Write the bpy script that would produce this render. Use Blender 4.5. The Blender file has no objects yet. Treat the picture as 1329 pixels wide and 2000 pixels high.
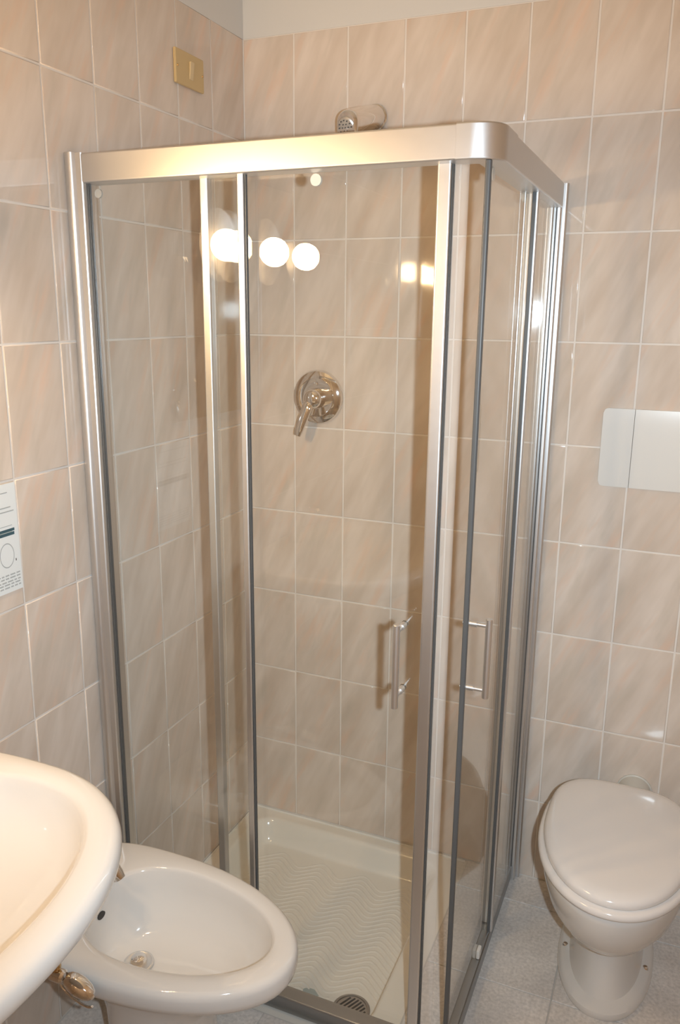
import bpy, bmesh, math, random
from mathutils import Vector, Matrix
random.seed(7)
sc = bpy.context.scene
COL = sc.collection

# ---------------------------------------------------------------- camera
CAM = Vector((1.15435, -2.06006, 1.56101))
RIGHT = Vector((0.920733, 0.390065, 0.009987))
UP = Vector((-0.102575, 0.217270, 0.970707))
FWD = Vector((-0.376469, 0.894786, -0.240059))
cam_d = bpy.data.cameras.new('camera')
cam = bpy.data.objects.new('camera', cam_d)
COL.objects.link(cam)
m = Matrix.Identity(4)
for i in range(3):
    m[i][0], m[i][1], m[i][2], m[i][3] = RIGHT[i], UP[i], -FWD[i], CAM[i]
cam.matrix_world = m
cam_d.sensor_fit = 'HORIZONTAL'
cam_d.sensor_width = 36.0
cam_d.lens = 36.0 * 1588.58 / 1329.0
cam_d.clip_start = 0.02
sc.camera = cam

# ---------------------------------------------------------------- world, exposure
w = bpy.data.worlds.new('world')
sc.world = w
w.use_nodes = True
w.node_tree.nodes['Background'].inputs[0].default_value = (0, 0, 0, 1)
w.node_tree.nodes['Background'].inputs[1].default_value = 0.0
sc.view_settings.view_transform = 'Standard'
sc.view_settings.look = 'None'
sc.view_settings.gamma = 1.0
sc.view_settings.use_curve_mapping = False
sc.view_settings.exposure = 0.0
sc.cycles.use_denoising = True
sc.cycles.transparent_max_bounces = 32
sc.cycles.max_bounces = 10
sc.cycles.glossy_bounces = 6
sc.cycles.caustics_reflective = False
sc.cycles.caustics_refractive = False
sc.cycles.sample_clamp_indirect = 6.0

# the camera's own flash, beside the lens (the camera is held upright)
FLASH_POWER = 108.0
GLOBE_STRENGTH = 196.0
fl_d = bpy.data.lights.new('camera_flash', 'SPOT')
fl_d.energy = FLASH_POWER
fl_d.color = (0.74, 0.89, 1.0)
fl_d.spot_size = math.radians(100)
fl_d.spot_blend = 1.0
fl_d.shadow_soft_size = 0.012
fl = bpy.data.objects.new('camera_flash', fl_d)
COL.objects.link(fl)
fl.matrix_world = Matrix.Translation(RIGHT * 0.083) @ m

# ---------------------------------------------------------------- materials
def newmat(name):
    mt = bpy.data.materials.new(name)
    mt.use_nodes = True
    return mt, mt.node_tree, mt.node_tree.nodes, mt.node_tree.links, mt.node_tree.nodes['Principled BSDF']

def principled(name, col, rough=0.5, metal=0.0, coat=0.0, spec=0.5, var=0.0, vscale=8.0, bump=0.0, bscale=60.0):
    mt, nt, N, L, P = newmat(name)
    P.inputs['Base Color'].default_value = (*col, 1)
    P.inputs['Roughness'].default_value = rough
    P.inputs['Metallic'].default_value = metal
    P.inputs['Coat Weight'].default_value = coat
    P.inputs['Coat Roughness'].default_value = 0.03
    P.inputs['Specular IOR Level'].default_value = spec
    tc = N.new('ShaderNodeTexCoord')
    nz = N.new('ShaderNodeTexNoise')
    nz.inputs['Scale'].default_value = vscale
    nz.inputs['Detail'].default_value = 4
    L.new(tc.outputs['Object'], nz.inputs['Vector'])
    mx = N.new('ShaderNodeMix'); mx.data_type = 'RGBA'
    v = max(var, 0.01)
    mx.inputs['A'].default_value = (*[c * (1 - v) for c in col], 1)
    mx.inputs['B'].default_value = (*[min(1, c * (1 + v)) for c in col], 1)
    L.new(nz.outputs['Fac'], mx.inputs['Factor'])
    L.new(mx.outputs['Result'], P.inputs['Base Color'])
    if bump > 0:
        nb = N.new('ShaderNodeTexNoise'); nb.inputs['Scale'].default_value = bscale
        L.new(tc.outputs['Object'], nb.inputs['Vector'])
        b = N.new('ShaderNodeBump'); b.inputs['Strength'].default_value = bump; b.inputs['Distance'].default_value = 0.001
        L.new(nb.outputs['Fac'], b.inputs['Height']); L.new(b.outputs['Normal'], P.inputs['Normal'])
    return mt

def tile_material():
    mt, nt, N, L, P = newmat('wall_tile_glaze')
    tc = N.new('ShaderNodeTexCoord')
    oi = N.new('ShaderNodeObjectInfo')
    # shift the print a little from tile to tile
    mul = N.new('ShaderNodeVectorMath'); mul.operation = 'SCALE'
    mul.inputs[0].default_value = (3.7, 0.0, 5.1)
    L.new(oi.outputs['Random'], mul.inputs['Scale'])
    add = N.new('ShaderNodeVectorMath'); add.operation = 'ADD'
    L.new(tc.outputs['Object'], add.inputs[0]); L.new(mul.outputs[0], add.inputs[1])
    def streak(rot, sc_, scale, detail, lo, hi):
        mp = N.new('ShaderNodeMapping')
        mp.inputs['Rotation'].default_value = (0, math.radians(rot), 0)
        L.new(add.outputs[0], mp.inputs['Vector'])
        m2 = N.new('ShaderNodeVectorMath'); m2.operation = 'MULTIPLY'
        m2.inputs[1].default_value = sc_
        L.new(mp.outputs[0], m2.inputs[0])
        nz = N.new('ShaderNodeTexNoise'); nz.inputs['Scale'].default_value = scale
        nz.inputs['Detail'].default_value = detail; nz.inputs['Roughness'].default_value = 0.55
        L.new(m2.outputs[0], nz.inputs['Vector'])
        mr = N.new('ShaderNodeMapRange'); mr.inputs['From Min'].default_value = lo; mr.inputs['From Max'].default_value = hi
        L.new(nz.outputs['Fac'], mr.inputs['Value'])
        return mr.outputs['Result']
    base = N.new('ShaderNodeMix'); base.data_type = 'RGBA'
    base.inputs['A'].default_value = (0.615, 0.515, 0.43, 1)
    base.inputs['B'].default_value = (0.775, 0.68, 0.60, 1)
    L.new(streak(-24, (1, 1, 0.22), 15, 3, 0.3, 0.7), base.inputs['Factor'])
    pk = N.new('ShaderNodeMix'); pk.data_type = 'RGBA'
    pk.inputs['B'].default_value = (0.78, 0.52, 0.38, 1)
    L.new(base.outputs['Result'], pk.inputs['A'])
    s = streak(-26, (1, 1, 0.16), 24, 4, 0.54, 0.74)
    k = N.new('ShaderNodeMath'); k.operation = 'MULTIPLY'; k.inputs[1].default_value = 0.6
    L.new(s, k.inputs[0]); L.new(k.outputs[0], pk.inputs['Factor'])
    gr = N.new('ShaderNodeMix'); gr.data_type = 'RGBA'
    gr.inputs['B'].default_value = (0.55, 0.49, 0.41, 1)
    L.new(pk.outputs['Result'], gr.inputs['A'])
    s2 = streak(-20, (1, 1, 0.25), 19, 4, 0.54, 0.76)
    k2 = N.new('ShaderNodeMath'); k2.operation = 'MULTIPLY'; k2.inputs[1].default_value = 0.6
    L.new(s2, k2.inputs[0]); L.new(k2.outputs[0], gr.inputs['Factor'])
    L.new(gr.outputs['Result'], P.inputs['Base Color'])
    P.inputs['Roughness'].default_value = 0.055
    nb = N.new('ShaderNodeTexNoise'); nb.inputs['Scale'].default_value = 14
    L.new(add.outputs[0], nb.inputs['Vector'])
    b = N.new('ShaderNodeBump'); b.inputs['Strength'].default_value = 0.035; b.inputs['Distance'].default_value = 0.004
    L.new(nb.outputs['Fac'], b.inputs['Height']); L.new(b.outputs['Normal'], P.inputs['Normal'])
    return mt

def floor_tile_material():
    mt, nt, N, L, P = newmat('floor_tile_stone')
    tc = N.new('ShaderNodeTexCoord'); oi = N.new('ShaderNodeObjectInfo')
    mul = N.new('ShaderNodeVectorMath'); mul.operation = 'SCALE'; mul.inputs[0].default_value = (9.0, 7.0, 0)
    L.new(oi.outputs['Random'], mul.inputs['Scale'])
    add = N.new('ShaderNodeVectorMath'); add.operation = 'ADD'
    L.new(tc.outputs['Object'], add.inputs[0]); L.new(mul.outputs[0], add.inputs[1])
    n1 = N.new('ShaderNodeTexNoise'); n1.inputs['Scale'].default_value = 9; n1.inputs['Detail'].default_value = 6
    n2 = N.new('ShaderNodeTexNoise'); n2.inputs['Scale'].default_value = 130; n2.inputs['Detail'].default_value = 3
    L.new(add.outputs[0], n1.inputs['Vector']); L.new(add.outputs[0], n2.inputs['Vector'])
    a = N.new('ShaderNodeMix'); a.data_type = 'RGBA'
    a.inputs['A'].default_value = (0.66, 0.615, 0.575, 1); a.inputs['B'].default_value = (0.80, 0.755, 0.715, 1)
    mr = N.new('ShaderNodeMapRange'); mr.inputs['From Min'].default_value = .3; mr.inputs['From Max'].default_value = .7
    L.new(n1.outputs['Fac'], mr.inputs['Value']); L.new(mr.outputs['Result'], a.inputs['Factor'])
    b = N.new('ShaderNodeMix'); b.data_type = 'RGBA'; b.blend_type = 'MULTIPLY'
    cr = N.new('ShaderNodeMapRange'); cr.inputs['From Min'].default_value = .3; cr.inputs['From Max'].default_value = .7
    cr.inputs['To Min'].default_value = .82; cr.inputs['To Max'].default_value = 1.1
    L.new(n2.outputs['Fac'], cr.inputs['Value'])
    b.inputs['Factor'].default_value = 1
    L.new(a.outputs['Result'], b.inputs['A']); L.new(cr.outputs['Result'], b.inputs['B'])
    L.new(b.outputs['Result'], P.inputs['Base Color'])
    P.inputs['Roughness'].default_value = 0.42
    return mt

def glass_material():
    mt, nt, N, L, P = newmat('shower_glass')
    N.remove(P)
    out = N['Material Output']
    tr = N.new('ShaderNodeBsdfTransparent'); tr.inputs['Color'].default_value = (0.986, 0.991, 0.983, 1)
    gl = N.new('ShaderNodeBsdfGlossy'); gl.inputs['Roughness'].default_value = 0.0
    gl.inputs['Color'].default_value = (1, 1, 1, 1)
    fr = N.new('ShaderNodeFresnel')
    # the slab does not bend the ray, so both of its faces reflect as seen from air
    ge = N.new('ShaderNodeNewGeometry'); io = N.new('ShaderNodeMapRange')
    io.inputs['To Min'].default_value = 1.5; io.inputs['To Max'].default_value = 1 / 1.5
    L.new(ge.outputs['Backfacing'], io.inputs['Value']); L.new(io.outputs['Result'], fr.inputs['IOR'])
    mx = N.new('ShaderNodeMixShader')
    L.new(fr.outputs[0], mx.inputs[0]); L.new(tr.outputs[0], mx.inputs[1]); L.new(gl.outputs[0], mx.inputs[2])
    L.new(mx.outputs[0], out.inputs['Surface'])
    return mt

def emission_material(name, col, strength):
    mt, nt, N, L, P = newmat(name)
    P.inputs['Base Color'].default_value = (0.9, 0.88, 0.84, 1)
    P.inputs['Emission Color'].default_value = (*col, 1)
    P.inputs['Emission Strength'].default_value = strength
    P.inputs['Roughness'].default_value = 0.2
    return mt

def brushed(name, col, rough):
    mt, nt, N, L, P = newmat(name)
    P.inputs['Base Color'].default_value = (*col, 1)
    P.inputs['Metallic'].default_value = 1.0
    tc = N.new('ShaderNodeTexCoord')
    nz = N.new('ShaderNodeTexNoise'); nz.inputs['Scale'].default_value = 90; nz.inputs['Detail'].default_value = 2
    L.new(tc.outputs['Object'], nz.inputs['Vector'])
    mr = N.new('ShaderNodeMapRange'); mr.inputs['To Min'].default_value = rough - .02; mr.inputs['To Max'].default_value = rough + .02
    L.new(nz.outputs['Fac'], mr.inputs['Value']); L.new(mr.outputs['Result'], P.inputs['Roughness'])
    return mt

M = {}
M['tile'] = tile_material()
M['grout'] = principled('wall_grout', (0.80, 0.74, 0.68), 0.8, var=0.04)
M['paint'] = principled('white_wall_paint', (0.70, 0.69, 0.67), 0.75, var=0.015, vscale=3)
M['ceil'] = principled('white_ceiling_paint', (0.84, 0.83, 0.81), 0.85, var=0.01, vscale=2)
M['ftile'] = floor_tile_material()
M['fgrout'] = principled('floor_grout', (0.60, 0.57, 0.53), 0.85, var=0.05, vscale=40)
M['ceramic'] = principled('white_glazed_ceramic', (0.705, 0.68, 0.65), 0.07, coat=0.3, var=0.012, vscale=3)
M['tray'] = principled('cream_tray_ceramic', (0.83, 0.785, 0.705), 0.13, coat=0.2, var=0.012, vscale=3)
M['plastic'] = principled('white_plastic', (0.77, 0.755, 0.72), 0.24, var=0.01)
M['seat'] = principled('seat_gloss_plastic', (0.80, 0.765, 0.735), 0.12, coat=0.3, var=0.01, vscale=4)
M['alu'] = brushed('satin_aluminium', (0.67, 0.67, 0.67), 0.42)
M['alu_rail'] = brushed('matt_aluminium', (0.36, 0.365, 0.365), 0.38)
M['chrome'] = principled('polished_chrome', (0.83, 0.81, 0.79), 0.06, metal=1.0, var=0.01)
M['satin'] = brushed('satin_steel', (0.76, 0.765, 0.77), 0.40)
M['seal'] = principled('dark_grey_seal', (0.085, 0.088, 0.09), 0.4, var=0.03)
M['clearseal'] = principled('pale_grey_seal', (0.55, 0.54, 0.53), 0.35, var=0.02)
M['glass'] = glass_material()
def frosted_strip():
    mt, nt, N, L, P = newmat('translucent_magnet_strip')
    P.inputs['Base Color'].default_value = (0.72, 0.68, 0.64, 1); P.inputs['Roughness'].default_value = 0.25
    tr = N.new('ShaderNodeBsdfTransparent'); mx = N.new('ShaderNodeMixShader'); mx.inputs[0].default_value = 0.14
    out = N['Material Output']
    L.new(tr.outputs[0], mx.inputs[1]); L.new(P.outputs[0], mx.inputs[2]); L.new(mx.outputs[0], out.inputs['Surface'])
    return mt
M['frost'] = frosted_strip()
M['ivory'] = principled('ivory_switch_plastic', (0.60, 0.44, 0.22), 0.35, var=0.02, vscale=20)
M['ivory_key'] = principled('ivory_key_plastic', (0.68, 0.53, 0.31), 0.3, var=0.02, vscale=20)
M['paper'] = principled('white_notice_paper', (0.80, 0.84, 0.85), 0.5, var=0.01)
M['ink'] = principled('grey_print', (0.42, 0.45, 0.46), 0.6, var=0.1, vscale=300)
M['teal'] = principled('dark_teal_print', (0.045, 0.10, 0.13), 0.5, var=0.15, vscale=150)
M['black'] = principled('black_hole', (0.02, 0.02, 0.02), 0.4, var=0.05)
M['rubber'] = principled('grey_rubber', (0.62, 0.60, 0.55), 0.5, var=0.03)
M['mirror'] = principled('mirror_silver', (0.9, 0.91, 0.9), 0.01, metal=1.0)
M['globe'] = emission_material('opal_bulb_glow', (1.0, 0.68, 0.365), GLOBE_STRENGTH)
M['globe_dim'] = emission_material('weaker_opal_bulb_glow', (1.0, 0.68, 0.365), GLOBE_STRENGTH * 0.35)
M['brass'] = principled('worn_brass', (0.62, 0.42, 0.2), 0.25, metal=1.0, var=0.05)
M['drain'] = brushed('dull_steel', (0.42, 0.40, 0.38), 0.35)
M['mark'] = principled('grey_green_stamp', (0.42, 0.47, 0.45), 0.35, var=0.12, vscale=90)
M['silicone'] = principled('white_silicone', (0.80, 0.78, 0.73), 0.4, var=0.02)

# ---------------------------------------------------------------- helpers
def link(name, me, mat, parent=None, smooth=True):
    if mat is not None:
        me.materials.clear(); me.materials.append(M[mat])
    if smooth:
        for p in me.polygons: p.use_smooth = True
    o = bpy.data.objects.new(name, me)
    COL.objects.link(o)
    if parent is not None:
        o.parent = parent
        o.matrix_parent_inverse = Matrix.Translation(-Vector(parent_world(parent)))
    return o

def parent_world(p):
    v = Vector(p.location)
    if p.parent is not None: v = v + Vector((0, 0, 0)) if p.type == 'MESH' else v + parent_world(p.parent)
    return v

def finish(bm, name, mat, parent=None, smooth=True, angle=35, flat_faces=False):
    bmesh.ops.recalc_face_normals(bm, faces=bm.faces)
    me = bpy.data.meshes.new(name)
    bm.to_mesh(me); bm.free()
    o = link(name, me, mat, parent, smooth)
    if smooth:
        me.set_sharp_from_angle(angle=math.radians(angle))
        if flat_faces:
            wn = o.modifiers.new('even_normals', 'WEIGHTED_NORMAL'); wn.keep_sharp = True
    return o

def empty(name, loc):
    o = bpy.data.objects.new(name, None)
    COL.objects.link(o); o.location = loc
    o.empty_display_size = 0.05
    return o

def tag(o, label, cat, group=None):
    o['label'] = label; o['category'] = cat
    if group: o['group'] = group
    return o

def structure(o, label=None):
    o['kind'] = 'structure'
    if label: o['label'] = label
    return o

def box(bm, x0, x1, y0, y1, z0, z1, bevel=0.0, seg=2):
    ret = bmesh.ops.create_cube(bm, size=1.0)
    vs = ret['verts']
    for v in vs:
        v.co.x = x0 if v.co.x < 0 else x1
        v.co.y = y0 if v.co.y < 0 else y1
        v.co.z = z0 if v.co.z < 0 else z1
    if bevel > 0:
        es = list({e for v in vs for e in v.link_edges})
        bmesh.ops.bevel(bm, geom=es, offset=bevel, segments=seg, affect='EDGES', profile=0.5)

def abox(name, dims, mat, parent=None, bevel=0.0, seg=2):
    bm = bmesh.new(); box(bm, *dims, bevel=bevel, seg=seg)
    return finish(bm, name, mat, parent, smooth=bevel > 0, flat_faces=bevel > 0)

def frame_of(axis):
    a = Vector(axis).normalized()
    t = Vector((0, 0, 1)) if abs(a.z) < 0.9 else Vector((1, 0, 0))
    u = a.cross(t).normalized(); v = a.cross(u).normalized()
    return a, u, v

def lathe(bm, origin, axis, prof, seg=32):
    """prof: list of (distance along axis, radius)"""
    o = Vector(origin); a, u, v = frame_of(axis)
    rings = []
    for d, r in prof:
        c = o + a * d
        if r < 1e-6: rings.append([bm.verts.new(c)])
        else: rings.append([bm.verts.new(c + (u * math.cos(2 * math.pi * i / seg) + v * math.sin(2 * math.pi * i / seg)) * r) for i in range(seg)])
    for A, B in zip(rings, rings[1:]):
        for i in range(seg):
            j = (i + 1) % seg
            if len(A) == 1 and len(B) == 1: continue
            if len(A) == 1: bm.faces.new((A[0], B[j], B[i]))
            elif len(B) == 1: bm.faces.new((A[i], A[j], B[0]))
            else: bm.faces.new((A[i], A[j], B[j], B[i]))
    if len(rings[0]) > 1: bm.faces.new(rings[0][::-1])
    if len(rings[-1]) > 1: bm.faces.new(rings[-1])

def tube(bm, pts, rad, seg=14):
    pts = [Vector(p) for p in pts]
    rs = rad if isinstance(rad, (list, tuple)) else [rad] * len(pts)
    prev = None; rings = []
    for i, p in enumerate(pts):
        d = (pts[min(i + 1, len(pts) - 1)] - pts[max(i - 1, 0)]).normalized()
        if prev is None: _, u, v = frame_of(d)
        else:
            u = (prev - d * prev.dot(d)).normalized(); v = d.cross(u)
        prev = u
        v = d.cross(u)
        rings.append([bm.verts.new(p + (u * math.cos(2 * math.pi * k / seg) + v * math.sin(2 * math.pi * k / seg)) * rs[i]) for k in range(seg)])
    for A, B in zip(rings, rings[1:]):
        for i in range(seg):
            j = (i + 1) % seg
            bm.faces.new((A[i], A[j], B[j], B[i]))
    bm.faces.new(rings[0][::-1]); bm.faces.new(rings[-1])

def sweep(bm, path, sect):
    """path: list of (point2d, outward normal2d); sect: list of (offset along normal, z), closed"""
    rings = []
    for (px, py), (nx, ny) in path:
        rings.append([bm.verts.new((px + nx * a, py + ny * a, z)) for a, z in sect])
    n = len(sect)
    for A, B in zip(rings, rings[1:]):
        for i in range(n):
            j = (i + 1) % n
            bm.faces.new((A[i], A[j], B[j], B[i]))
    bm.faces.new(rings[0][::-1]); bm.faces.new(rings[-1])

def rrect(a0, a1, b0, b1, r, seg=3):
    out = []
    for cx, cy, s in ((a1 - r, b1 - r, 0), (a0 + r, b1 - r, 1), (a0 + r, b0 + r, 2), (a1 - r, b0 + r, 3)):
        for k in range(seg + 1):
            t = math.pi / 2 * (s + k / seg)
            out.append((cx + r * math.cos(t), cy + r * math.sin(t)))
    return out

def extrude_z(bm, poly, z0, z1):
    A = [bm.verts.new((x, y, z0)) for x, y in poly]; B = [bm.verts.new((x, y, z1)) for x, y in poly]
    n = len(poly)
    for i in range(n):
        j = (i + 1) % n
        bm.faces.new((A[i], A[j], B[j], B[i]))
    bm.faces.new(A[::-1]); bm.faces.new(B)

def egg(n, uc, af, ab, b, ef=2.0, eb=2.6):
    """closed outline, u = length away from the wall, v = sideways"""
    out = []
    for i in range(n):
        t = 2 * math.pi * i / n
        c, s = math.cos(t), math.sin(t)
        e = ef if c >= 0 else eb
        a = af if c >= 0 else ab
        out.append((uc + a * math.copysign(abs(c) ** (2 / e), c), b * math.copysign(abs(s) ** (2 / e), s)))
    return out

def loft(bm, rings, cap_first=False, cap_last=False):
    R = [[bm.verts.new(p) for p in r] for r in rings]
    for A, B in zip(R, R[1:]):
        n = len(A)
        for i in range(n):
            j = (i + 1) % n
            bm.faces.new((A[i], A[j], B[j], B[i]))
    if cap_first: bm.faces.new(R[0][::-1])
    if cap_last: bm.faces.new(R[-1])

# ---------------------------------------------------------------- room shell
ROOM_X, ROOM_Y, ROOM_Z = 1.56, -2.5, 2.60
TOP = 2.243            # top edge of the tiling
TW, TH, GAP = 0.1499, 0.25, 0.0042

wall_back = structure(abox('wall_back', (-0.12, ROOM_X + 0.12, 0.0014, 0.12, -0.15, ROOM_Z), 'grout'), 'beige tiled wall behind the shower and toilet with a white painted top')
wall_left = structure(abox('wall_left', (-0.12, -0.0014, ROOM_Y, 0.005, -0.15, ROOM_Z), 'grout'), 'beige tiled wall with switch, bidet and washbasin')
abox('painted_band', (0.0005, ROOM_X, -0.0002, 0.006, TOP, ROOM_Z - 0.001), 'paint', wall_back)
abox('painted_band', (-0.006, 0.0002, ROOM_Y, 0.0, TOP, ROOM_Z - 0.001), 'paint', wall_left)

def plain_tiled(name, dims):
    o = structure(abox(name, dims, 'grout'))
    return o
def brick_wall_material():
    mt, nt, N, L, P = newmat('far_wall_tiles')
    tc = N.new('ShaderNodeTexCoord'); sx = N.new('ShaderNodeSeparateXYZ'); cx = N.new('ShaderNodeCombineXYZ'); ad = N.new('ShaderNodeMath')
    L.new(tc.outputs['Object'], sx.inputs[0])
    L.new(sx.outputs['X'], ad.inputs[0]); L.new(sx.outputs['Y'], ad.inputs[1])
    L.new(ad.outputs[0], cx.inputs['X']); L.new(sx.outputs['Z'], cx.inputs['Y'])
    br = N.new('ShaderNodeTexBrick'); br.offset = 0
    br.inputs['Color1'].default_value = (0.70, 0.60, 0.52, 1); br.inputs['Color2'].default_value = (0.72, 0.62, 0.54, 1)
    br.inputs['Mortar'].default_value = (0.8, 0.74, 0.68, 1)
    br.inputs['Scale'].default_value = 1; br.inputs['Brick Width'].default_value = TW; br.inputs['Row Height'].default_value = TH
    br.inputs['Mortar Size'].default_value = 0.002
    L.new(cx.outputs[0], br.inputs['Vector']); L.new(br.outputs['Color'], P.inputs['Base Color'])
    P.inputs['Roughness'].default_value = 0.15
    return mt
M['farwall'] = brick_wall_material()
structure(abox('wall_right', (ROOM_X, ROOM_X + 0.12, ROOM_Y, 0.005, -0.15, ROOM_Z), 'farwall'))
structure(abox('wall_front', (-0.12, ROOM_X + 0.12, ROOM_Y - 0.12, ROOM_Y, -0.15, ROOM_Z), 'farwall'))
structure(abox('ceiling', (-0.12, ROOM_X + 0.12, ROOM_Y - 0.12, 0.12, ROOM_Z, ROOM_Z + 0.1), 'ceil'))

# wall tiles: one bevelled tile mesh, copied; local -y is the glazed face
bm = bmesh.new()
box(bm, -(TW - GAP) / 2, (TW - GAP) / 2, 0.0, 0.0062, -(TH - GAP) / 2, (TH - GAP) / 2)
fe = [e for e in bm.edges if sum(v.co.y < 0.001 for v in e.verts) == 2]
bmesh.ops.bevel(bm, geom=fe, offset=0.0016, segments=2, affect='EDGES', profile=0.6)
bmesh.ops.recalc_face_normals(bm, faces=bm.faces)
tile_me = bpy.data.meshes.new('tile'); bm.to_mesh(tile_me); bm.free()
tile_me.materials.append(M['tile'])
for p in tile_me.polygons: p.use_smooth = p.area < 0.002

def put_tile(parent, cx, cy, cz, rz, sx, sz):
    o = bpy.data.objects.new('tile', tile_me)
    COL.objects.link(o); o.parent = parent
    o.location = (cx, cy, cz)
    o.rotation_euler = (math.radians(random.uniform(-.09, .09)), math.radians(random.uniform(-.04, .04)), rz + math.radians(random.uniform(-.09, .09)))
    o.scale = (sx, 1, sz)
rows = []
for r in range(9):
    z1 = TOP - TH * r; z0 = max(0.0, TOP - TH * (r + 1))
    rows.append((z0, z1))
xe = [0.0] + [-0.0036 + TW * k for k in range(1, 11)] + [ROOM_X]
for z0, z1 in rows:
    for a, b in zip(xe, xe[1:]):
        if b - a < 0.02: continue
        put_tile(wall_back, (a + b) / 2, 0.0, (z0 + z1) / 2, 0.0, (b - a - GAP) / (TW - GAP), (z1 - z0 - GAP) / (TH - GAP))
ye = [0.0] + [0.0099 + TW * j for j in range(1, 17)] + [-ROOM_Y]
for z0, z1 in rows:
    for a, b in zip(ye, ye[1:]):
        if b - a < 0.02: continue
        put_tile(wall_left, 0.0, -(a + b) / 2, (z0 + z1) / 2 + 0.002, math.pi / 2, (b - a - GAP) / (TW - GAP), (z1 - z0 - GAP) / (TH - GAP))

# floor: bed with an opening for the sunken tray, tiles laid on it
TRX, TRY = 0.705, -0.708
bm = bmesh.new()
box(bm, TRX, ROOM_X, ROOM_Y, 0.005, -0.15, -0.003)
box(bm, -0.005, TRX, ROOM_Y, TRY, -0.15, -0.003)
floor = structure(finish(bm, 'floor', 'fgrout', smooth=False), 'grey-beige speckled tiled floor')
fx = [0.0, 0.11, 0.41, 0.7075, 1.01, 1.31, ROOM_X]
fy = [0.0, 0.115, 0.413, 0.7105, 1.013, 1.313, 1.613, 1.913, 2.213, -ROOM_Y]
FG = 0.003
for a, b in zip(fx, fx[1:]):
    for c, d in zip(fy, fy[1:]):
        if b < TRX + 0.02 and d < -TRY + 0.02: continue
        bm = bmesh.new()
        hx, hy = (b - a - FG) / 2, (d - c - FG) / 2
        box(bm, -hx, hx, -hy, hy, -0.006, 0.0, bevel=0.0008, seg=1)
        o = finish(bm, 'tile', 'ftile', smooth=False)
        o.parent = floor
        o.location = ((a + b) / 2, -(c + d) / 2, 0)

# ---------------------------------------------------------------- shower tray
def sstep(t):
    t = max(0.0, min(1.0, t)); return t * t * (3 - 2 * t)
TD = 0.062
def tray_z(x, y):
    x0, x1, y0, y1, r = 0.034, 0.642, -0.665, -0.036, 0.07
    qx = abs(x - (x0 + x1) / 2) - ((x1 - x0) / 2 - r); qy = abs(y - (y0 + y1) / 2) - ((y1 - y0) / 2 - r)
    d = -(math.hypot(max(qx, 0), max(qy, 0)) + min(max(qx, qy), 0) - r)
    wd = 0.05
    if x > 0.35: wd = 0.05 - 0.028 * sstep((x - 0.35) / 0.25) * sstep((-y - 0.10) / 0.1)
    return -0.0045 - TD * sstep(d / wd)
tray = empty('shower_tray', (0.35, -0.35, -0.075))
tag(tray, 'cream ceramic shower tray sunk into the floor with zigzag anti-slip ridges', 'shower tray')
bm = bmesh.new()
NX = 170
xs = [0.0015 + (TRX - 0.002) * i / NX for i in range(NX + 1)]; ys = [-0.0015 + (TRY + 0.002) * i / NX for i in range(NX + 1)]
vv = [[bm.verts.new((x, y, tray_z(x, y))) for y in ys] for x in xs]
for i in range(NX):
    for j in range(NX):
        bm.faces.new((vv[i][j], vv[i][j + 1], vv[i + 1][j + 1], vv[i + 1][j]))
border = [vv[i][0] for i in range(NX + 1)] + [vv[NX][j] for j in range(1, NX + 1)] + [vv[i][NX] for i in range(NX - 1, -1, -1)] + [vv[0][j] for j in range(NX - 1, 0, -1)]
low = [bm.verts.new((v.co.x, v.co.y, -0.085)) for v in border]
for i in range(len(border)):
    j = (i + 1) % len(border)
    bm.faces.new((border[i], border[j], low[j], low[i]))
bm.faces.new(low)
finish(bm, 'basin', 'tray', tray, angle=60)
ZB = -0.0045 - TD
# ridges
SEGW, AMP = 0.066, 0.052
for k in range(27):
    yc = -0.13 - 0.0185 * k
    pts = []
    n = 8
    for i in range(n + 1):
        x = 0.095 + SEGW * i
        pts.append((x, yc + (AMP / 2 if i % 2 else -AMP / 2)))
    pl = []
    for (xa, ya), (xb, yb) in zip(pts, pts[1:]):
        for s in range(5):
            t = s / 5; pl.append((xa + (xb - xa) * t, ya + (yb - ya) * t))
    pl.append(pts[-1])
    # round the corners of the zigzag
    for _ in range(1):
        pl = [pl[0]] + [((a[0] + 2 * b[0] + c[0]) / 4, (a[1] + 2 * b[1] + c[1]) / 4) for a, b, c in zip(pl, pl[1:], pl[2:])] + [pl[-1]]
    runs = [[]]
    for q in pl:
        if math.hypot(q[0] - 0.567, q[1] + 0.565) < 0.062 or math.hypot(q[0] - 0.455, q[1] + 0.585) < 0.03 or q[1] < -0.60: 
            if runs[-1]: runs.append([])
        else: runs[-1].append(q)
    for rn in runs:
        if len(rn) < 4: continue
        bm = bmesh.new()
        rings = []
        for i, (x, y) in enumerate(rn):
            a = rn[max(0, i - 1)]; b = rn[min(len(rn) - 1, i + 1)]
            dx, dy = b[0] - a[0], b[1] - a[1]; l = math.hypot(dx, dy); nx, ny = -dy / l, dx / l
            h = 0.0017 if 0 < i < len(rn) - 1 else 0.0003
            rings.append([bm.verts.new((x + nx * o_, y + ny * o_, ZB + z_)) for o_, z_ in ((-0.0042, -0.0006), (-0.002, h), (0.002, h), (0.0042, -0.0006))])
        for A, B in zip(rings, rings[1:]):
            for i in range(3): bm.faces.new((A[i], A[i + 1], B[i + 1], B[i]))
        finish(bm, 'anti_slip_ridge', 'tray', tray, angle=80)
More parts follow.
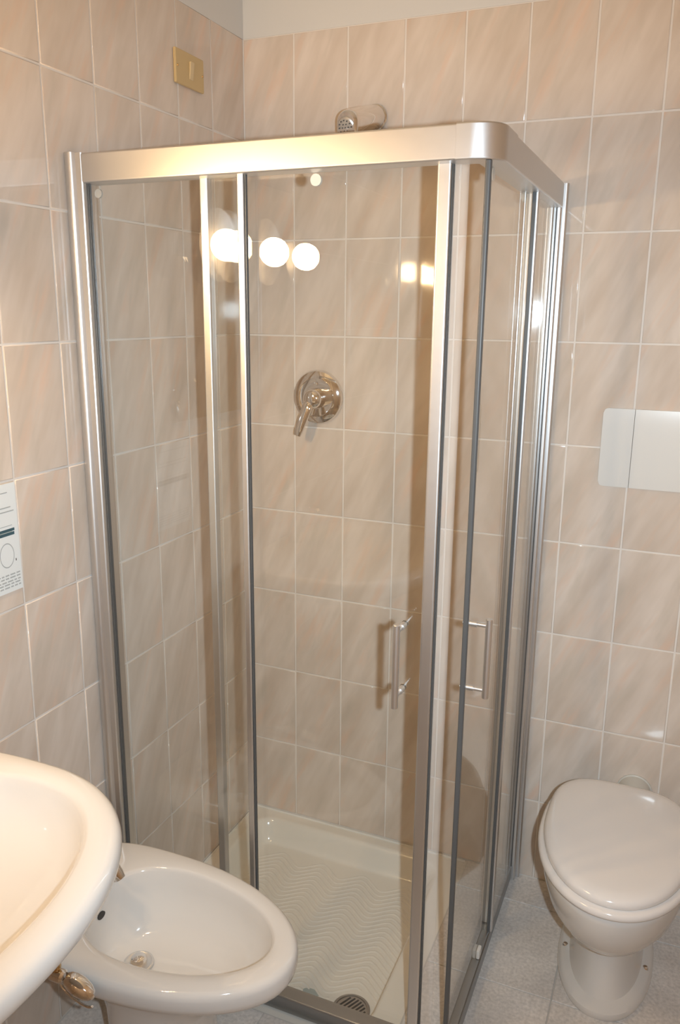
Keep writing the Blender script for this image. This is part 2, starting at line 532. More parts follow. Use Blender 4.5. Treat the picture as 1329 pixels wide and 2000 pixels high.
# drain
DX, DY = 0.567, -0.565
bm = bmesh.new(); lathe(bm, (DX, DY, ZB), (0, 0, 1), [(-0.002, 0.046), (0.003, 0.046), (0.0055, 0.041), (0.0055, 0.039), (0.003, 0.038), (0.003, 0.0)], 40)
drain = finish(bm, 'drain_cover', 'drain', tray)
for i in range(7):
    yy = -0.027 + 0.009 * i
    hl = math.sqrt(max(0.0, 0.036 ** 2 - yy * yy)) * 0.92
    bm = bmesh.new()
    ca, sa = math.cos(math.radians(62)), math.sin(math.radians(62))
    box(bm, -hl, hl, yy - 0.0021, yy + 0.0021, ZB + 0.0029, ZB + 0.0036)
    for v in bm.verts:
        x, y = v.co.x, v.co.y
        v.co.x, v.co.y = DX + x * ca - y * sa, DY + x * sa + y * ca
    finish(bm, 'drain_slot', 'black', drain, smooth=False)
bm = bmesh.new()
extrude_z(bm, [(0.457 + 0.022 * math.cos(t * math.pi / 12), -0.555 + 0.011 * math.sin(t * math.pi / 12)) for t in range(24)], ZB - 0.001, ZB + 0.0006)
finish(bm, 'maker_stamp', 'mark', tray)
bm = bmesh.new()
tube(bm, [(0.003, -0.66, -0.0046), (0.003, -0.003, -0.0046), (0.70, -0.003, -0.0046)], 0.0042, 8)
finish(bm, 'silicone_bead', 'silicone', tray)

# ---------------------------------------------------------------- shower enclosure
enc = empty('shower_enclosure', (0.42, -0.35, 0.0))
tag(enc, 'corner shower enclosure of clear glass sliding panels in satin aluminium frame', 'shower enclosure')
HZ0, HZ1 = 1.797, 1.851
def post(name, x0, x1, y0, y1, z0, z1, r, mat, parent=None):
    bm = bmesh.new(); extrude_z(bm, rrect(x0, x1, y0, y1, r, 5), z0, z1)
    return finish(bm, name, mat, parent or enc, flat_faces=True)
# wall profiles
prof = [(0.001, -0.654), (0.001, -0.711)]
for k in range(13):
    t = math.pi - math.pi * 0.86 * k / 12
    prof.append((0.0115 + 0.0105 * math.cos(t), -0.711 - 0.0075 * math.sin(t)))
prof += [(0.0235, -0.7085), (0.034, -0.7065), (0.036, -0.7045), (0.036, -0.662), (0.034, -0.660), (0.018, -0.654)]
bm = bmesh.new(); extrude_z(bm, prof[::-1], 0.0005, 1.852)
wp = finish(bm, 'wall_profile', 'alu', enc, angle=30)
post('gasket', 0.0355, 0.0395, -0.694, -0.684, 0.045, 1.80, 0.0015, 'seal', wp)
wp2 = post('wall_profile', 0.806, 0.858, -0.016, -0.0005, 0.0, 1.852, 0.006, 'alu')
post('profile_insert', 0.812, 0.848, -0.034, -0.014, 0.0, 1.8505, 0.005, 'alu', wp2)
post('gasket', 0.829, 0.839, -0.0375, -0.0335, 0.045, 1.80, 0.0015, 'seal', wp2)
# header
OX, OY, RC = 0.850, -0.7055, 0.050
sect = rrect(-0.046, 0.0, HZ0, HZ1, 0.0035, 3)
bm = bmesh.new(); sweep(bm, [((0.0345, OY), (0, -1)), ((0.777, OY), (0, -1))], sect)
finish(bm, 'header_rail', 'alu', enc, flat_faces=True)
bm = bmesh.new(); sweep(bm, [((OX, -0.585), (1, 0)), ((OX, -0.0325), (1, 0))], sect)
finish(bm, 'header_rail', 'alu', enc, flat_faces=True)
path = [((0.7775, OY), (0, -1))]
for k in range(15):
    t = -math.pi / 2 + math.pi / 2 * k / 14
    path.append(((OX - RC + RC * math.cos(t), OY + RC + RC * math.sin(t)), (math.cos(t), math.sin(t))))
path.append(((OX, -0.5855), (1, 0)))
bm = bmesh.new(); sweep(bm, path, rrect(-0.046, 0.0014, HZ0 - 0.001, HZ1 + 0.0012, 0.0035, 3))
finish(bm, 'header_corner', 'alu', enc, angle=30, flat_faces=True)
# bottom rails
sb = rrect(-0.036, 0.0, 0.0005, 0.042, 0.004, 3)
bm = bmesh.new(); sweep(bm, [((0.0345, -0.693), (0, -1)), ((0.79, -0.693), (0, -1))], sb)
finish(bm, 'bottom_rail', 'alu_rail', enc, flat_faces=True)
bm = bmesh.new(); sweep(bm, [((0.838, -0.645), (1, 0)), ((0.838, -0.0325), (1, 0))], sb)
finish(bm, 'bottom_rail', 'alu_rail', enc, flat_faces=True)
path = [((0.7905, -0.693), (0, -1))]
for k in range(13):
    t = -math.pi / 2 + math.pi / 2 * k / 12
    path.append(((0.838 - 0.04 + 0.04 * math.cos(t), -0.693 + 0.04 + 0.04 * math.sin(t)), (math.cos(t), math.sin(t))))
path.append(((0.838, -0.6455), (1, 0)))
bm = bmesh.new(); sweep(bm, path, rrect(-0.036, 0.001, 0.0005, 0.043, 0.004, 3))
finish(bm, 'rail_corner', 'alu_rail', enc, angle=30)
GZ0, GZ1 = 0.040, 1.802
def pane(name, x0, x1, y0, y1, z0=GZ0, z1=GZ1):
    return abox(name, (x0, x1, y0, y1, z0, z1), 'glass', enc)
# fixed panels (flush with the outside) with their free-edge strips
fp = pane('fixed_panel', 0.036, 0.374, -0.6915, -0.6865)
post('edge_profile', 0.371, 0.3845, -0.6955, -0.682, GZ0, GZ1 - 0.003, 0.003, 'alu', fp)
post('edge_seal', 0.3846, 0.3875, -0.691, -0.6835, GZ0, GZ1 - 0.003, 0.001, 'seal', fp)
fp2 = pane('fixed_panel', 0.8325, 0.8375, -0.290, -0.033)
post('edge_profile', 0.828, 0.842, -0.301, -0.287, GZ0, GZ1 - 0.003, 0.003, 'alu', fp2)
post('edge_seal', 0.8295, 0.837, -0.304, -0.3011, GZ0, GZ1 - 0.003, 0.001, 'seal', fp2)
# front sliding door
dz0, dz1 = 0.046, 1.799
d1 = pane('sliding_door', 0.284, 0.744, -0.6675, -0.6625, dz0, dz1)
post('edge_profile', 0.279, 0.2965, -0.674, -0.656, dz0, dz1, 0.003, 'alu', d1)
post('edge_profile', 0.739, 0.7635, -0.675, -0.655, dz0, dz1, 0.004, 'alu', d1)
post('edge_seal', 0.7636, 0.7660, -0.6715, -0.6585, dz0, dz1, 0.002, 'seal', d1)
post('magnet_strip', 0.7661, 0.7915, -0.6675, -0.6625, dz0, dz1, 0.002, 'frost', d1)
# right sliding door
d2 = pane('sliding_door', 0.8215, 0.8265, -0.684, -0.262, dz0, dz1)
post('edge_profile', 0.8115, 0.8272, -0.280, -0.2585, dz0, dz1, 0.003, 'alu', d2)
post('edge_seal', 0.8240, 0.8335, -0.695, -0.6835, dz0, 1.7955, 0.003, 'seal', d2)
def handle(par, pts_bar, posts_):
    bm = bmesh.new(); a, b = Vector(pts_bar[0]), Vector(pts_bar[1])
    L_ = (b - a).length
    lathe(bm, a, b - a, [(0, 0.0056), (0.0012, 0.0068), (L_ - 0.0012, 0.0068), (L_, 0.0056)], 20)
    h = finish(bm, 'handle', 'satin', par)
    for p, q in posts_:
        p, q = Vector(p), Vector(q)
        bm = bmesh.new(); l = (q - p).length
        lathe(bm, p, q - p, [(0, 0.0042), (l * 0.62, 0.0042), (l * 0.63, 0.0062), (l, 0.0062)], 16)
        finish(bm, 'handle_post', 'satin', par)
        bm = bmesh.new(); dirv = (q - p).normalized()
        lathe(bm, q + dirv * 0.0052, dirv, [(0, 0.0068), (0.004, 0.0068), (0.008, 0.005), (0.0085, 0.0)], 16)
        finish(bm, 'handle_cap', 'chrome', par)
hx, hy = 0.704, -0.712
handle(d1, ((hx, hy, 0.996), (hx, hy, 0.826)), [((hx, hy, 0.980), (hx, -0.6677, 0.980)), ((hx, hy, 0.848), (hx, -0.6677, 0.848))])
hx, hy = 0.863, -0.648
handle(d2, ((hx, hy, 1.010), (hx, hy, 0.850)), [((hx, hy, 0.996), (0.8267, hy, 0.996)), ((hx, hy, 0.866), (0.8267, hy, 0.866))])
# rollers and guides
for x in (0.513,):
    bm = bmesh.new(); lathe(bm, (x, -0.6624, 1.7855), (0, 1, 0), [(0, 0.0105), (0.006, 0.0105), (0.007, 0.006), (0.010, 0.006), (0.0105, 0.0)], 20)
    finish(bm, 'roller', 'plastic', d1)
for y in (-0.62, -0.33):
    bm = bmesh.new(); lathe(bm, (0.8214, y, 1.7855), (-1, 0, 0), [(0, 0.0105), (0.006, 0.0105), (0.007, 0.006), (0.010, 0.006), (0.0105, 0.0)], 20)
    finish(bm, 'roller', 'plastic', d2)
for y in (-0.395, -0.648):
    abox('bottom_guide', (0.8266, 0.8355, y - 0.012, y + 0.012, 0.042, 0.066), 'plastic', d2, bevel=0.003)
for x in (0.33,):
    abox('bottom_guide', (x - 0.012, x + 0.012, -0.6624, -0.6545, 0.042, 0.066), 'plastic', d1, bevel=0.003)
bm = bmesh.new(); lathe(bm, (0.056, -0.6864, 1.779), (0, 1, 0), [(0, 0.0085), (0.004, 0.0085), (0.005, 0.0)], 20)
finish(bm, 'panel_stop', 'clearseal', fp)

# ---------------------------------------------------------------- shower mixer and head
mx = empty('shower_mixer', (0.2195, 0.0, 1.329))
tag(mx, 'chrome round single-lever shower mixer on the tiled wall inside the shower', 'shower mixer')
bm = bmesh.new()
lathe(bm, (0.2195, 0.0005, 1.329), (0, -1, 0), [(0, 0.0745), (0.004, 0.0745), (0.011, 0.071), (0.016, 0.062), (0.0185, 0.053), (0.0175, 0.050), (0.0175, 0.03), (0.0175, 0.0)], 56)
finish(bm, 'escutcheon', 'chrome', mx, angle=28)
bm = bmesh.new()
lathe(bm, (0.2195, -0.016, 1.327), (0, -1, 0), [(0, 0.029), (0.010, 0.0285), (0.026, 0.027), (0.034, 0.0235), (0.0385, 0.016), (0.040, 0.0)], 40)
finish(bm, 'cartridge_cap', 'chrome', mx, angle=50)
bm = bmesh.new()
A = Vector((0.214, -0.043, 1.322)); rings = []
for i in range(11):
    t = i / 10
    c = Vector((0.214 - 0.030 * t, -0.047 - 0.026 * t + 0.010 * t * t, 1.318 - 0.090 * t))
    wd = 0.0165 - 0.0052 * t + (0.001 if i == 10 else 0); th = 0.0115 - 0.0055 * t
    if i in (0, 10): wd *= 0.82; th *= 0.7
    d = Vector((-0.030, -0.016, -0.090)).normalized(); side = d.cross(Vector((0, -1, 0))).normalized(); nrm = side.cross(d).normalized()
    rings.append([c + side * (wd * math.copysign(abs(math.cos(a)) ** 0.7, math.cos(a))) + nrm * (th * math.copysign(abs(math.sin(a)) ** 0.7, math.sin(a))) for a in [2 * math.pi * k / 20 for k in range(20)]])
loft(bm, rings, True, True)
finish(bm, 'lever', 'chrome', mx, angle=55)
bm = bmesh.new(); lathe(bm, (0.2195, -0.0175, 1.366), (0, -1, 0), [(0, 0.0055), (0.002, 0.005), (0.0028, 0.0)], 16)
finish(bm, 'diverter_pin', 'chrome', mx)

hd = empty('showerhead', (0.362, 0.0, 2.015))
tag(hd, 'chrome fixed shower head projecting from the wall above the enclosure rail', 'shower head')
P0 = Vector((0.372, -0.0005, 2.028)); P1 = Vector((0.349, -0.122, 1.994)); ax = (P1 - P0).normalized()
bm = bmesh.new(); lathe(bm, P0, (0, -1, 0), [(0, 0.0325), (0.004, 0.032), (0.006, 0.030), (0.006, 0.018)], 40)
finish(bm, 'flange', 'chrome', hd)
HL = (P1 - P0).length
bm = bmesh.new()
lathe(bm, P0 + Vector((0, -0.004, 0)), ax, [(0, 0.029), (0.012, 0.030), (0.04, 0.0305), (0.08, 0.0305), (0.11, 0.0300), (HL - 0.004, 0.0290), (HL + 0.002, 0.0275), (HL + 0.006, 0.024), (HL + 0.006, 0.0)], 44)
for v in bm.verts:                       # the nozzle end hangs lower than the neck
    t = max(0.0, min(1.0, -v.co.y / 0.13))
    if v.co.z < P0.z + (P1.z - P0.z) * t: v.co.z -= 0.016 * t * t
finish(bm, 'head_body', 'chrome', hd, angle=40)
nrm = Vector((-0.12, -0.86, -0.5)).normalized()
c = P1 + ax * 0.004 + Vector((0, 0, -0.006))
bm = bmesh.new(); lathe(bm, c, nrm, [(0.0, 0.0235), (0.005, 0.023), (0.0075, 0.020), (0.009, 0.0)], 32)
sp = finish(bm, 'spray_plate', 'satin', hd)
a_, u_, v_ = frame_of(nrm)
for ring_r, n_ in ((0.0, 1), (0.008, 6), (0.016, 12)):
    for k in range(n_):
        t = 2 * math.pi * k / n_
        bm = bmesh.new(); lathe(bm, c + a_ * 0.0085 + (u_ * math.cos(t) + v_ * math.sin(t)) * ring_r, nrm, [(0, 0.0016), (0.0025, 0.0012), (0.0026, 0.0)], 8)
        finish(bm, 'nozzle', 'seal', sp)

# ---------------------------------------------------------------- light switch
sw = empty('light_switch', (0.0, -0.2685, 2.07))
tag(sw, 'ivory plastic light switch plate with one rocker on the tiled wall', 'light switch')
abox('plate', (0.0005, 0.009, -0.328, -0.209, 2.066, 2.140), 'ivory', sw, bevel=0.003)
rk = abox('rocker', (0.008, 0.0125, -0.2735, -0.2575, 2.083, 2.122), 'ivory_key', sw, bevel=0.002)
for v in rk.data.vertices:
    if v.co.x > 0.010: v.co.x += (v.co.z - 2.1025) * 0.12
for y in (-0.321, -0.216):
    bm = bmesh.new(); lathe(bm, (0.0085, y, 2.103), (1, 0, 0), [(0, 0.0030), (0.0012, 0.0026), (0.0014, 0.0)], 14)
    finish(bm, 'screw', 'brass', sw)

# ---------------------------------------------------------------- paper notice
nt_ = empty('paper_notice', (0.0, -0.985, 1.03))
tag(nt_, 'white printed paper notice with a dark teal strip stuck to the tiles', 'notice')
abox('sheet', (0.0004, 0.0014, -1.060, -0.912, 1.031, 1.241), 'paper', nt_)
X0, X1 = 0.00142, 0.0016
def pr(mat, y0, y1, z0, z1, name='printed_line'):
    abox(name, (X0, X1, y0, y1, z0, z1), mat, nt_)
pr('ink', -1.05, -0.932, 1.2235, 1.2255)
pr('ink', -1.05, -0.9265, 1.195, 1.1972)
pr('ink', -1.05, -0.9195, 1.187, 1.1892)
pr('ink', -1.05, -0.9265, 1.160, 1.1612)
pr('teal', -1.05, -0.9215, 1.149, 1.1545, 'printed_band'); pr('teal', -1.05, -0.9225, 1.1415, 1.1475, 'printed_band')
pr('mark', -1.05, -0.9275, 1.1475, 1.149, 'printed_band')
for zz in (1.064, 1.058, 1.0515, 1.046, 1.040):
    y = -1.052
    while y < -0.918:
        l = random.uniform(0.006, 0.014)
        pr('ink', y, min(y + l, -0.9165), zz, zz + 0.0026, 'printed_word'); y += l + 0.003
bm = bmesh.new()
for a in range(28):
    t0, t1 = 2 * math.pi * a / 28, 2 * math.pi * (a + 1) / 28
    f = lambda t, r: bm.verts.new((X1, -0.945 + r * math.cos(t), 1.104 + 1.35 * r * math.sin(t)))
    bm.faces.new((f(t0, 0.0165), f(t1, 0.0165), f(t1, 0.0180), f(t0, 0.0180)))
finish(bm, 'printed_circle', 'ink', nt_, smooth=False)
pr('black', -0.9245, -0.9225, 1.089, 1.0935, 'printed_dot')

# ---------------------------------------------------------------- flush plate
fpz = empty('flush_plate', (1.114, 0.0, 1.153))
tag(fpz, 'white plastic cistern flush plate set in the tiles above the toilet', 'flush plate')
def plate(name, x0, x1, z0, z1, r, y1, crown, corners):
    bm = bmesh.new()
    nx, nz = 18, 16
    def pt(i, j):
        u, v = i / nx, j / nz
        x = x0 + (x1 - x0) * u; z = z0 + (z1 - z0) * v
        # pull the grid corners in to a round corner
        for (cx, cz, on) in corners:
            dx, dz = x - cx, z - cz
            if on[0] * dx > 0 and on[1] * dz > 0:
                mxd = max(abs(dx), abs(dz)); l = math.hypot(dx, dz)
                if l > 0: x, z = cx + dx * mxd / l, cz + dz * mxd / l
        y = y1 - crown * (1 - ((x - 1.114) / 0.137) ** 2) * 0.6 - crown * (1 - (2 * v - 1) ** 4) * 0.5
        return (x, y, z)
    g = [[bm.verts.new(pt(i, j)) for j in range(nz + 1)] for i in range(nx + 1)]
    for i in range(nx):
        for j in range(nz): bm.faces.new((g[i][j], g[i + 1][j], g[i + 1][j + 1], g[i][j + 1]))
    bd = [g[i][0] for i in range(nx + 1)] + [g[nx][j] for j in range(1, nz + 1)] + [g[i][nz] for i in range(nx - 1, -1, -1)] + [g[0][j] for j in range(nz - 1, 0, -1)]
    lo = [bm.verts.new((v.co.x, -0.0005, v.co.z)) for v in bd]
    for i in range(len(bd)):
        j = (i + 1) % len(bd); bm.faces.new((bd[i], bd[j], lo[j], lo[i]))
    bm.faces.new(lo)
    return finish(bm, name, 'plastic', fpz, angle=50)
R_ = 0.012
plate('side_panel', 0.977, 1.0488, 1.151, 1.341, R_, -0.008, 0.003, [(0.977 + R_, 1.151 + R_, (-1, -1)), (0.977 + R_, 1.341 - R_, (-1, 1))])
plate('push_panel', 1.0500, 1.1775, 1.151, 1.341, R_, -0.0085, 0.003, [])
plate('side_panel', 1.1787, 1.251, 1.151, 1.341, R_, -0.008, 0.003, [(1.251 - R_, 1.151 + R_, (1, -1)), (1.251 - R_, 1.341 - R_, (1, 1))])

# ---------------------------------------------------------------- toilet
TCX = 1.113
toilet = empty('toilet', (TCX, -0.30, 0.0))
tag(toilet, 'white ceramic floor-standing toilet with closed lid in front of the tiled wall', 'toilet')
NT = 72
def tring(z, front, back, b, ef=2.0, eb=2.4, split=0.42):
    # distances from the wall (front is the far end)
    uc = back + (front - back) * split
    return [(TCX + v, -u, z) for u, v in egg(NT, uc, front - uc, uc - back, b, ef, eb)]
bm = bmesh.new()
loft(bm, [
    tring(0.0, 0.425, 0.06, 0.108, 2.2, 3.0), tring(0.012, 0.432, 0.055, 0.112, 2.2, 3.0), tring(0.022, 0.430, 0.056, 0.110, 2.2, 3.0),
    tring(0.028, 0.420, 0.06, 0.102, 2.2, 3.0), tring(0.034, 0.402, 0.07, 0.086, 2.2, 3.0), tring(0.055, 0.392, 0.075, 0.079, 2.2, 3.0),
    tring(0.10, 0.385, 0.08, 0.076, 2.2, 3.0), tring(0.15, 0.385, 0.08, 0.077, 2.2, 3.0), tring(0.185, 0.395, 0.085, 0.080, 2.2, 2.8),
    tring(0.198, 0.415, 0.085, 0.090, 2.1, 2.8), tring(0.212, 0.455, 0.085, 0.110, 2.0, 2.8), tring(0.24, 0.502, 0.085, 0.131, 2.0, 2.7),
    tring(0.28, 0.537, 0.085, 0.149, 2.0, 2.6), tring(0.32, 0.556, 0.085, 0.158, 2.0, 2.6), tring(0.36, 0.566, 0.085, 0.163, 2.0, 2.6),
    tring(0.377, 0.566, 0.085, 0.163, 2.0, 2.6), tring(0.383, 0.560, 0.09, 0.158, 2.0, 2.6)], True, True)
finish(bm, 'bowl', 'ceramic', toilet, angle=45)
bm = bmesh.new()
loft(bm, [tring(0.3835, 0.572, 0.125, 0.164, 2.05, 3.0), tring(0.386, 0.577, 0.121, 0.1685, 2.05, 3.0), tring(0.391, 0.579, 0.119, 0.1705, 2.05, 3.0),
          tring(0.398, 0.578, 0.12, 0.1695, 2.05, 3.0), tring(0.4025, 0.573, 0.125, 0.165, 2.05, 3.0), tring(0.4035, 0.54, 0.15, 0.15, 2.05, 3.0)], True, True)
finish(bm, 'seat', 'seat', toilet, angle=60)
bm = bmesh.new()
loft(bm, [tring(0.4038, 0.562, 0.118, 0.156, 2.05, 3.3), tring(0.4055, 0.566, 0.114, 0.1595, 2.05, 3.3), tring(0.412, 0.567, 0.113, 0.160, 2.05, 3.3),
          tring(0.4185, 0.565, 0.115, 0.158, 2.05, 3.3), tring(0.4235, 0.559, 0.12, 0.1525, 2.05, 3.3), tring(0.4268, 0.549, 0.128, 0.1445, 2.05, 3.3),
          tring(0.4283, 0.536, 0.139, 0.134, 2.05, 3.2), tring(0.4292, 0.49, 0.175, 0.102, 2.05, 2.8), tring(0.4297, 0.36, 0.26, 0.03, 2.0, 2.2)], True, True)
finish(bm, 'lid', 'seat', toilet, angle=60)
for s in (-1, 1):
    bm = bmesh.new(); tube(bm, [(TCX + s * 0.055, -0.118, 0.383), (TCX + s * 0.055, -0.118, 0.412)], 0.011, 16)
    finish(bm, 'hinge', 'seat', toilet)
    bm = bmesh.new()
    c = (TCX + s * 0.094, -0.255 if s < 0 else -0.255, 0.024)
    lathe(bm, c, (0, 0, 1), [(0, 0.0085), (0.004, 0.008), (0.0085, 0.0055), (0.0095, 0.0)], 18)
    finish(bm, 'floor_bolt', 'chrome', toilet)
bm = bmesh.new()
lathe(bm, (1.137, 0.0, 0.345), (0, -1, 0), [(0, 0.044), (0.004, 0.044), (0.006, 0.041), (0.05, 0.0385), (0.095, 0.036), (0.10, 0.03)], 36)
finish(bm, 'flush_pipe', 'rubber', toilet)

# ---------------------------------------------------------------- bidet
BCY = -0.936
bidet = empty('bidet', (0.26, BCY, 0.0))
tag(bidet, 'white ceramic floor-standing bidet beside the shower, chrome tap at its back', 'bidet')
def bring(z, front, back, b, uc, ef=2.0, eb=3.2, dy=0.0):
    return [(u, BCY + dy + v, z) for u, v in egg(NT, uc, front - uc, uc - back, b, ef, eb)]
bm = bmesh.new()
loft(bm, [
    bring(0.0, 0.425, 0.195, 0.110, 0.30, 2.3, 2.6), bring(0.02, 0.425, 0.195, 0.110, 0.30, 2.3, 2.6), bring(0.05, 0.412, 0.20, 0.104, 0.30, 2.3, 2.6), bring(0.15, 0.405, 0.205, 0.100, 0.30, 2.3, 2.6),
    bring(0.22, 0.412, 0.20, 0.101, 0.30, 2.2, 2.6), bring(0.255, 0.435, 0.19, 0.104, 0.30, 2.1, 2.6), bring(0.280, 0.475, 0.165, 0.110, 0.29, 2.0, 2.8), bring(0.302, 0.522, 0.12, 0.119, 0.28, 2.0, 3.0),
    bring(0.320, 0.555, 0.06, 0.134, 0.27, 2.0, 3.2), bring(0.336, 0.576, 0.012, 0.153, 0.26), bring(0.349, 0.589, 0.005, 0.1695, 0.26), bring(0.358, 0.594, 0.004, 0.1775, 0.26), bring(0.368, 0.5965, 0.003, 0.1805, 0.26), bring(0.384, 0.5965, 0.003, 0.1805, 0.26), bring(0.392, 0.5945, 0.004, 0.1790, 0.26),
    bring(0.3975, 0.5885, 0.007, 0.1745, 0.26), bring(0.3995, 0.581, 0.012, 0.169, 0.263), bring(0.4000, 0.562, 0.10, 0.148, 0.29, 2.0, 2.5, 0.004), bring(0.3993, 0.549, 0.143, 0.1335, 0.30, 2.0, 2.3, 0.006),
    bring(0.3970, 0.5445, 0.147, 0.1290, 0.30, 2.0, 2.2, 0.006), bring(0.391, 0.5415, 0.150, 0.1260, 0.30, 2.0, 2.2, 0.006), bring(0.365, 0.536, 0.153, 0.1225, 0.30, 2.0, 2.2, 0.006),
    bring(0.335, 0.518, 0.158, 0.115, 0.295, 2.0, 2.1, 0.005), bring(0.305, 0.484, 0.165, 0.101, 0.29, 2.0, 2.1, 0.003), bring(0.285, 0.440, 0.175, 0.082, 0.275, 2, 2, 0.002),
    bring(0.272, 0.375, 0.19, 0.055, 0.262), bring(0.2665, 0.315, 0.215, 0.030, 0.255, 2, 2), bring(0.264, 0.28, 0.235, 0.012, 0.25, 2, 2)], True, True)
finish(bm, 'bowl', 'ceramic', bidet, angle=60)
bm = bmesh.new()
lathe(bm, (0.246, BCY, 0.2655), (0, 0, 1), [(0, 0.031), (0.003, 0.0305), (0.004, 0.027), (0.0025, 0.024), (0.0025, 0.0)], 36)
finish(bm, 'drain_ring', 'satin', bidet)
bm = bmesh.new()
lathe(bm, (0.246, BCY, 0.268), (0, 0, 1), [(0, 0.017), (0.008, 0.017), (0.013, 0.014), (0.0155, 0.008), (0.016, 0.0)], 30)
finish(bm, 'drain_plug', 'chrome', bidet)
bm = bmesh.new()
a_, u_, v_ = frame_of((1.0, 0, 0.28))
c0 = Vector((0.1585, BCY + 0.001, 0.349))
vs0 = [bm.verts.new(c0 + Vector((0, 1, 0)) * 0.011 * math.cos(t * math.pi / 12) + Vector((-0.10, 0, 1)).normalized() * 0.007 * math.sin(t * math.pi / 12)) for t in range(24)]
bm.faces.new(vs0)
bmesh.ops.extrude_face_region(bm, geom=bm.faces[:])
for v in bm.verts[24:]: v.co.x -= 0.01
finish(bm, 'overflow_hole', 'black', bidet)
tap = empty('bidet_tap', (0.085, BCY, 0.40))
tap.parent = bidet; tap.matrix_parent_inverse = Matrix.Translation(-Vector(bidet.location))
bm = bmesh.new(); lathe(bm, (0.085, BCY, 0.3985), (0, 0, 1), [(0, 0.026), (0.004, 0.026), (0.008, 0.022), (0.07, 0.021), (0.082, 0.018), (0.09, 0.0)], 30)
tb = finish(bm, 'tap_body', 'chrome', bidet)
bm = bmesh.new(); tube(bm, [(0.095, BCY, 0.435), (0.13, BCY + 0.004, 0.456), (0.165, BCY + 0.010, 0.464), (0.188, BCY + 0.014, 0.460)], [0.013, 0.0125, 0.012, 0.0115], 18)
finish(bm, 'spout', 'chrome', bidet)
bm = bmesh.new(); lathe(bm, (0.186, BCY + 0.014, 0.462), Vector((0.55, 0.05, -0.8)), [(0, 0.0125), (0.014, 0.0125), (0.026, 0.0105), (0.027, 0.007)], 20)
finish(bm, 'swivel_nozzle', 'chrome', bidet)
bm = bmesh.new(); tube(bm, [(0.085, BCY, 0.487), (0.13, BCY + 0.01, 0.500), (0.190, BCY + 0.022, 0.506)], [0.008, 0.007, 0.005], 14)
finish(bm, 'lever', 'chrome', bidet)
bpy.data.objects.remove(tap)

# ---------------------------------------------------------------- washbasin
WCY = -1.498
basin = empty('washbasin', (0.0, WCY, 0.70))
tag(basin, 'white ceramic washbasin with a wide rounded rim hung on the tiled wall', 'washbasin')
def wring(z, front, back, b, uc, ef=2.25, eb=3.4):
    return [(u, WCY + v, z) for u, v in egg(96, uc, front - uc, uc - back, b, ef, eb)]
bm = bmesh.new()
loft(bm, [
    wring(0.696, 0.22, 0.02, 0.07, 0.14), wring(0.706, 0.29, 0.012, 0.12, 0.18), wring(0.724, 0.37, 0.008, 0.176, 0.21), wring(0.747, 0.436, 0.005, 0.228, 0.235), wring(0.768, 0.480, 0.004, 0.270, 0.25),
    wring(0.786, 0.512, 0.003, 0.300, 0.26), wring(0.801, 0.534, 0.003, 0.321, 0.265), wring(0.813, 0.548, 0.003, 0.335, 0.27), wring(0.822, 0.5545, 0.003, 0.341, 0.27), wring(0.833, 0.5565, 0.003, 0.343, 0.27),
    wring(0.842, 0.5545, 0.004, 0.3415, 0.27), wring(0.8490, 0.549, 0.006, 0.3365, 0.27), wring(0.8525, 0.541, 0.010, 0.329, 0.27), wring(0.8535, 0.525, 0.05, 0.313, 0.275, 2.25, 2.8), wring(0.8515, 0.508, 0.11, 0.298, 0.29, 2.25, 2.6),
    wring(0.8490, 0.503, 0.116, 0.2935, 0.29, 2.25, 2.5), wring(0.8440, 0.4995, 0.121, 0.2900, 0.29, 2.25, 2.5), wring(0.832, 0.496, 0.127, 0.2865, 0.29, 2.25, 2.5), wring(0.803, 0.486, 0.138, 0.274, 0.29, 2.2, 2.4),
    wring(0.780, 0.464, 0.146, 0.250, 0.285, 2.2, 2.3), wring(0.757, 0.418, 0.162, 0.202, 0.275, 2.1, 2.2), wring(0.741, 0.35, 0.19, 0.13, 0.265, 2, 2),
    wring(0.734, 0.29, 0.225, 0.045, 0.258, 2, 2)], True, True)
finish(bm, 'bowl', 'ceramic', basin, angle=60)
bm = bmesh.new(); lathe(bm, (0.258, WCY, 0.7335), (0, 0, 1), [(0, 0.03), (0.003, 0.03), (0.004, 0.02), (0.006, 0.018), (0.007, 0.0)], 30)
finish(bm, 'drain_plug', 'chrome', basin)
bm = bmesh.new(); tube(bm, [(0.065, WCY, 0.852), (0.065, WCY, 0.93), (0.085, WCY, 0.955), (0.13, WCY, 0.962), (0.17, WCY, 0.945)], [0.024, 0.021, 0.018, 0.014, 0.012], 20)
finish(bm, 'tap', 'chrome', basin)
bm = bmesh.new(); tube(bm, [(0.14, WCY, 0.697), (0.14, WCY, 0.52), (0.11, WCY, 0.49), (0.05, WCY, 0.485), (0.001, WCY, 0.485)], 0.017, 16)
finish(bm, 'waste_trap', 'chrome', basin)

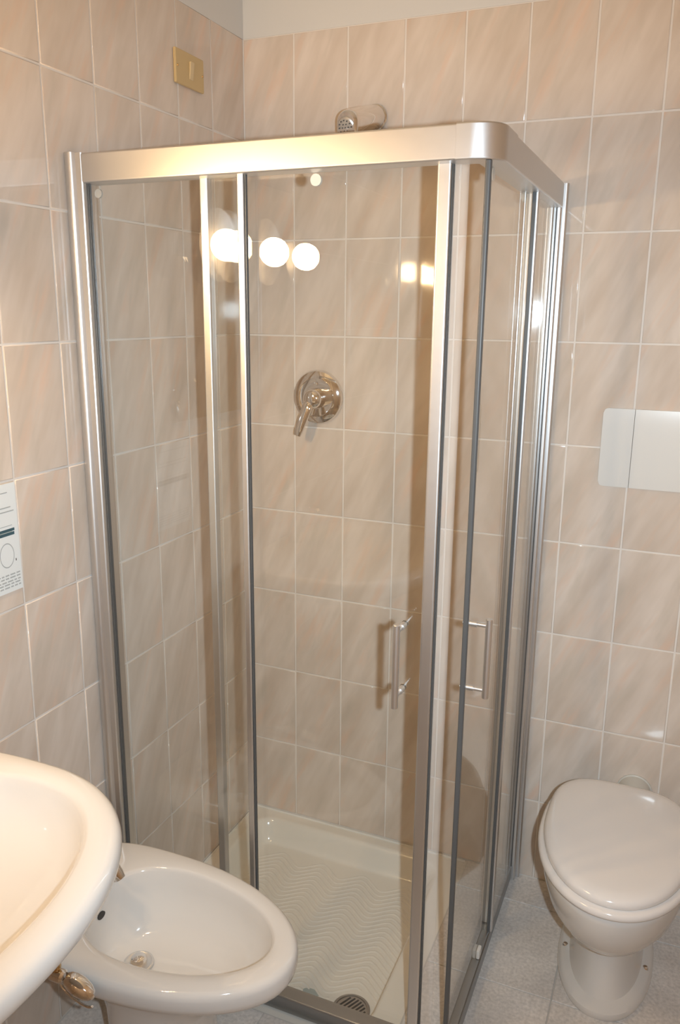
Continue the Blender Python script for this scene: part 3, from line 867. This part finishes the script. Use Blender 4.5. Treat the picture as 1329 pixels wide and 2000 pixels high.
# ---------------------------------------------------------------- angle valve on the wall between basin and bidet
av = empty('angle_valve', (0.0, -0.955, 0.15))
tag(av, 'small chrome water valve with an egg-shaped knob between washbasin and bidet', 'valve')
VY, VZ = -1.139, 0.408
av.location = (0.0, VY, VZ)
bm = bmesh.new(); lathe(bm, (0.0005, VY, VZ), (1, 0, 0), [(0, 0.027), (0.004, 0.026), (0.009, 0.017), (0.009, 0.010)], 28)
finish(bm, 'wall_flange', 'chrome', av)
bm = bmesh.new(); lathe(bm, (0.006, VY, VZ), (1, 0, 0), [(0, 0.0085), (0.175, 0.0085), (0.178, 0.0125), (0.192, 0.0125), (0.194, 0.009), (0.210, 0.009), (0.214, 0.0125), (0.236, 0.0125), (0.240, 0.009)], 24)
finish(bm, 'valve_body', 'chrome', av)
bm = bmesh.new(); lathe(bm, (0.226, VY, VZ), (0, 0.0, 1), [(0, 0.008), (0.014, 0.008), (0.015, 0.0105), (0.026, 0.0105), (0.027, 0.005), (0.045, 0.005)], 20)
finish(bm, 'outlet_nut', 'brass', av)
KA = Vector((1, 0.0, -0.36)).normalized()
K0 = Vector((0.252, VY, VZ + 0.003))
bm = bmesh.new(); lathe(bm, K0, KA, [(0, 0.0095), (0.004, 0.013), (0.014, 0.0165), (0.030, 0.0172), (0.046, 0.0145), (0.056, 0.0095), (0.0605, 0.0045), (0.0615, 0.0)], 32)
finish(bm, 'knob', 'chrome', av)
side = KA.cross(Vector((0, 1, 0))).normalized()
if side.z > 0: side = -side
lp = []
for k in range(15):
    t = math.pi * k / 14
    lp.append(K0 + KA * (0.030 - 0.036 * math.cos(t)) + side * (0.010 + 0.013 * math.sin(t)) + Vector((0, -0.008, 0)))
bm = bmesh.new(); tube(bm, lp, 0.0022, 10)
finish(bm, 'wire_lever', 'chrome', av)

# ---------------------------------------------------------------- mirror with globe lamps (beside the frame, seen in reflections)
mir = abox('wall_mirror', (0.001, 0.007, -1.60, -1.00, 1.29, 1.90), 'mirror', bevel=0.001)
tag(mir, 'frameless wall mirror above the washbasin', 'mirror')
lamp = empty('mirror_lamp', (0.007, -1.28, 1.71))
tag(lamp, 'row of three glowing opal globe bulbs mounted on the mirror', 'lamp')
abox('mounting_strip', (0.0075, 0.022, -1.56, -1.02, 1.685, 1.735), 'chrome', lamp, bevel=0.003)
for y in (-1.085, -1.28, -1.475):
    bm = bmesh.new(); lathe(bm, (0.021, y, 1.71), (1, 0, 0), [(0, 0.022), (0.03, 0.022), (0.045, 0.018), (0.05, 0.016)], 24)
    finish(bm, 'socket', 'chrome', lamp)
    bm = bmesh.new(); lathe(bm, (0.074, y, 1.71), (1, 0, 0), [(0, 0.02), (0.006, 0.05), (0.016, 0.085), (0.018, 0.085), (0.009, 0.05), (0.003, 0.02)], 40)  # added dish behind the bulb, keeps its glow off the left wall
    finish(bm, 'added_light_shield', 'drain', lamp)
    bm = bmesh.new(); bmesh.ops.create_icosphere(bm, subdivisions=3, radius=0.0375)
    for v in bm.verts: v.co += Vector((0.112, y, 1.71))
    finish(bm, 'bulb', 'globe' if y < -1.2 else 'globe_dim', lamp)
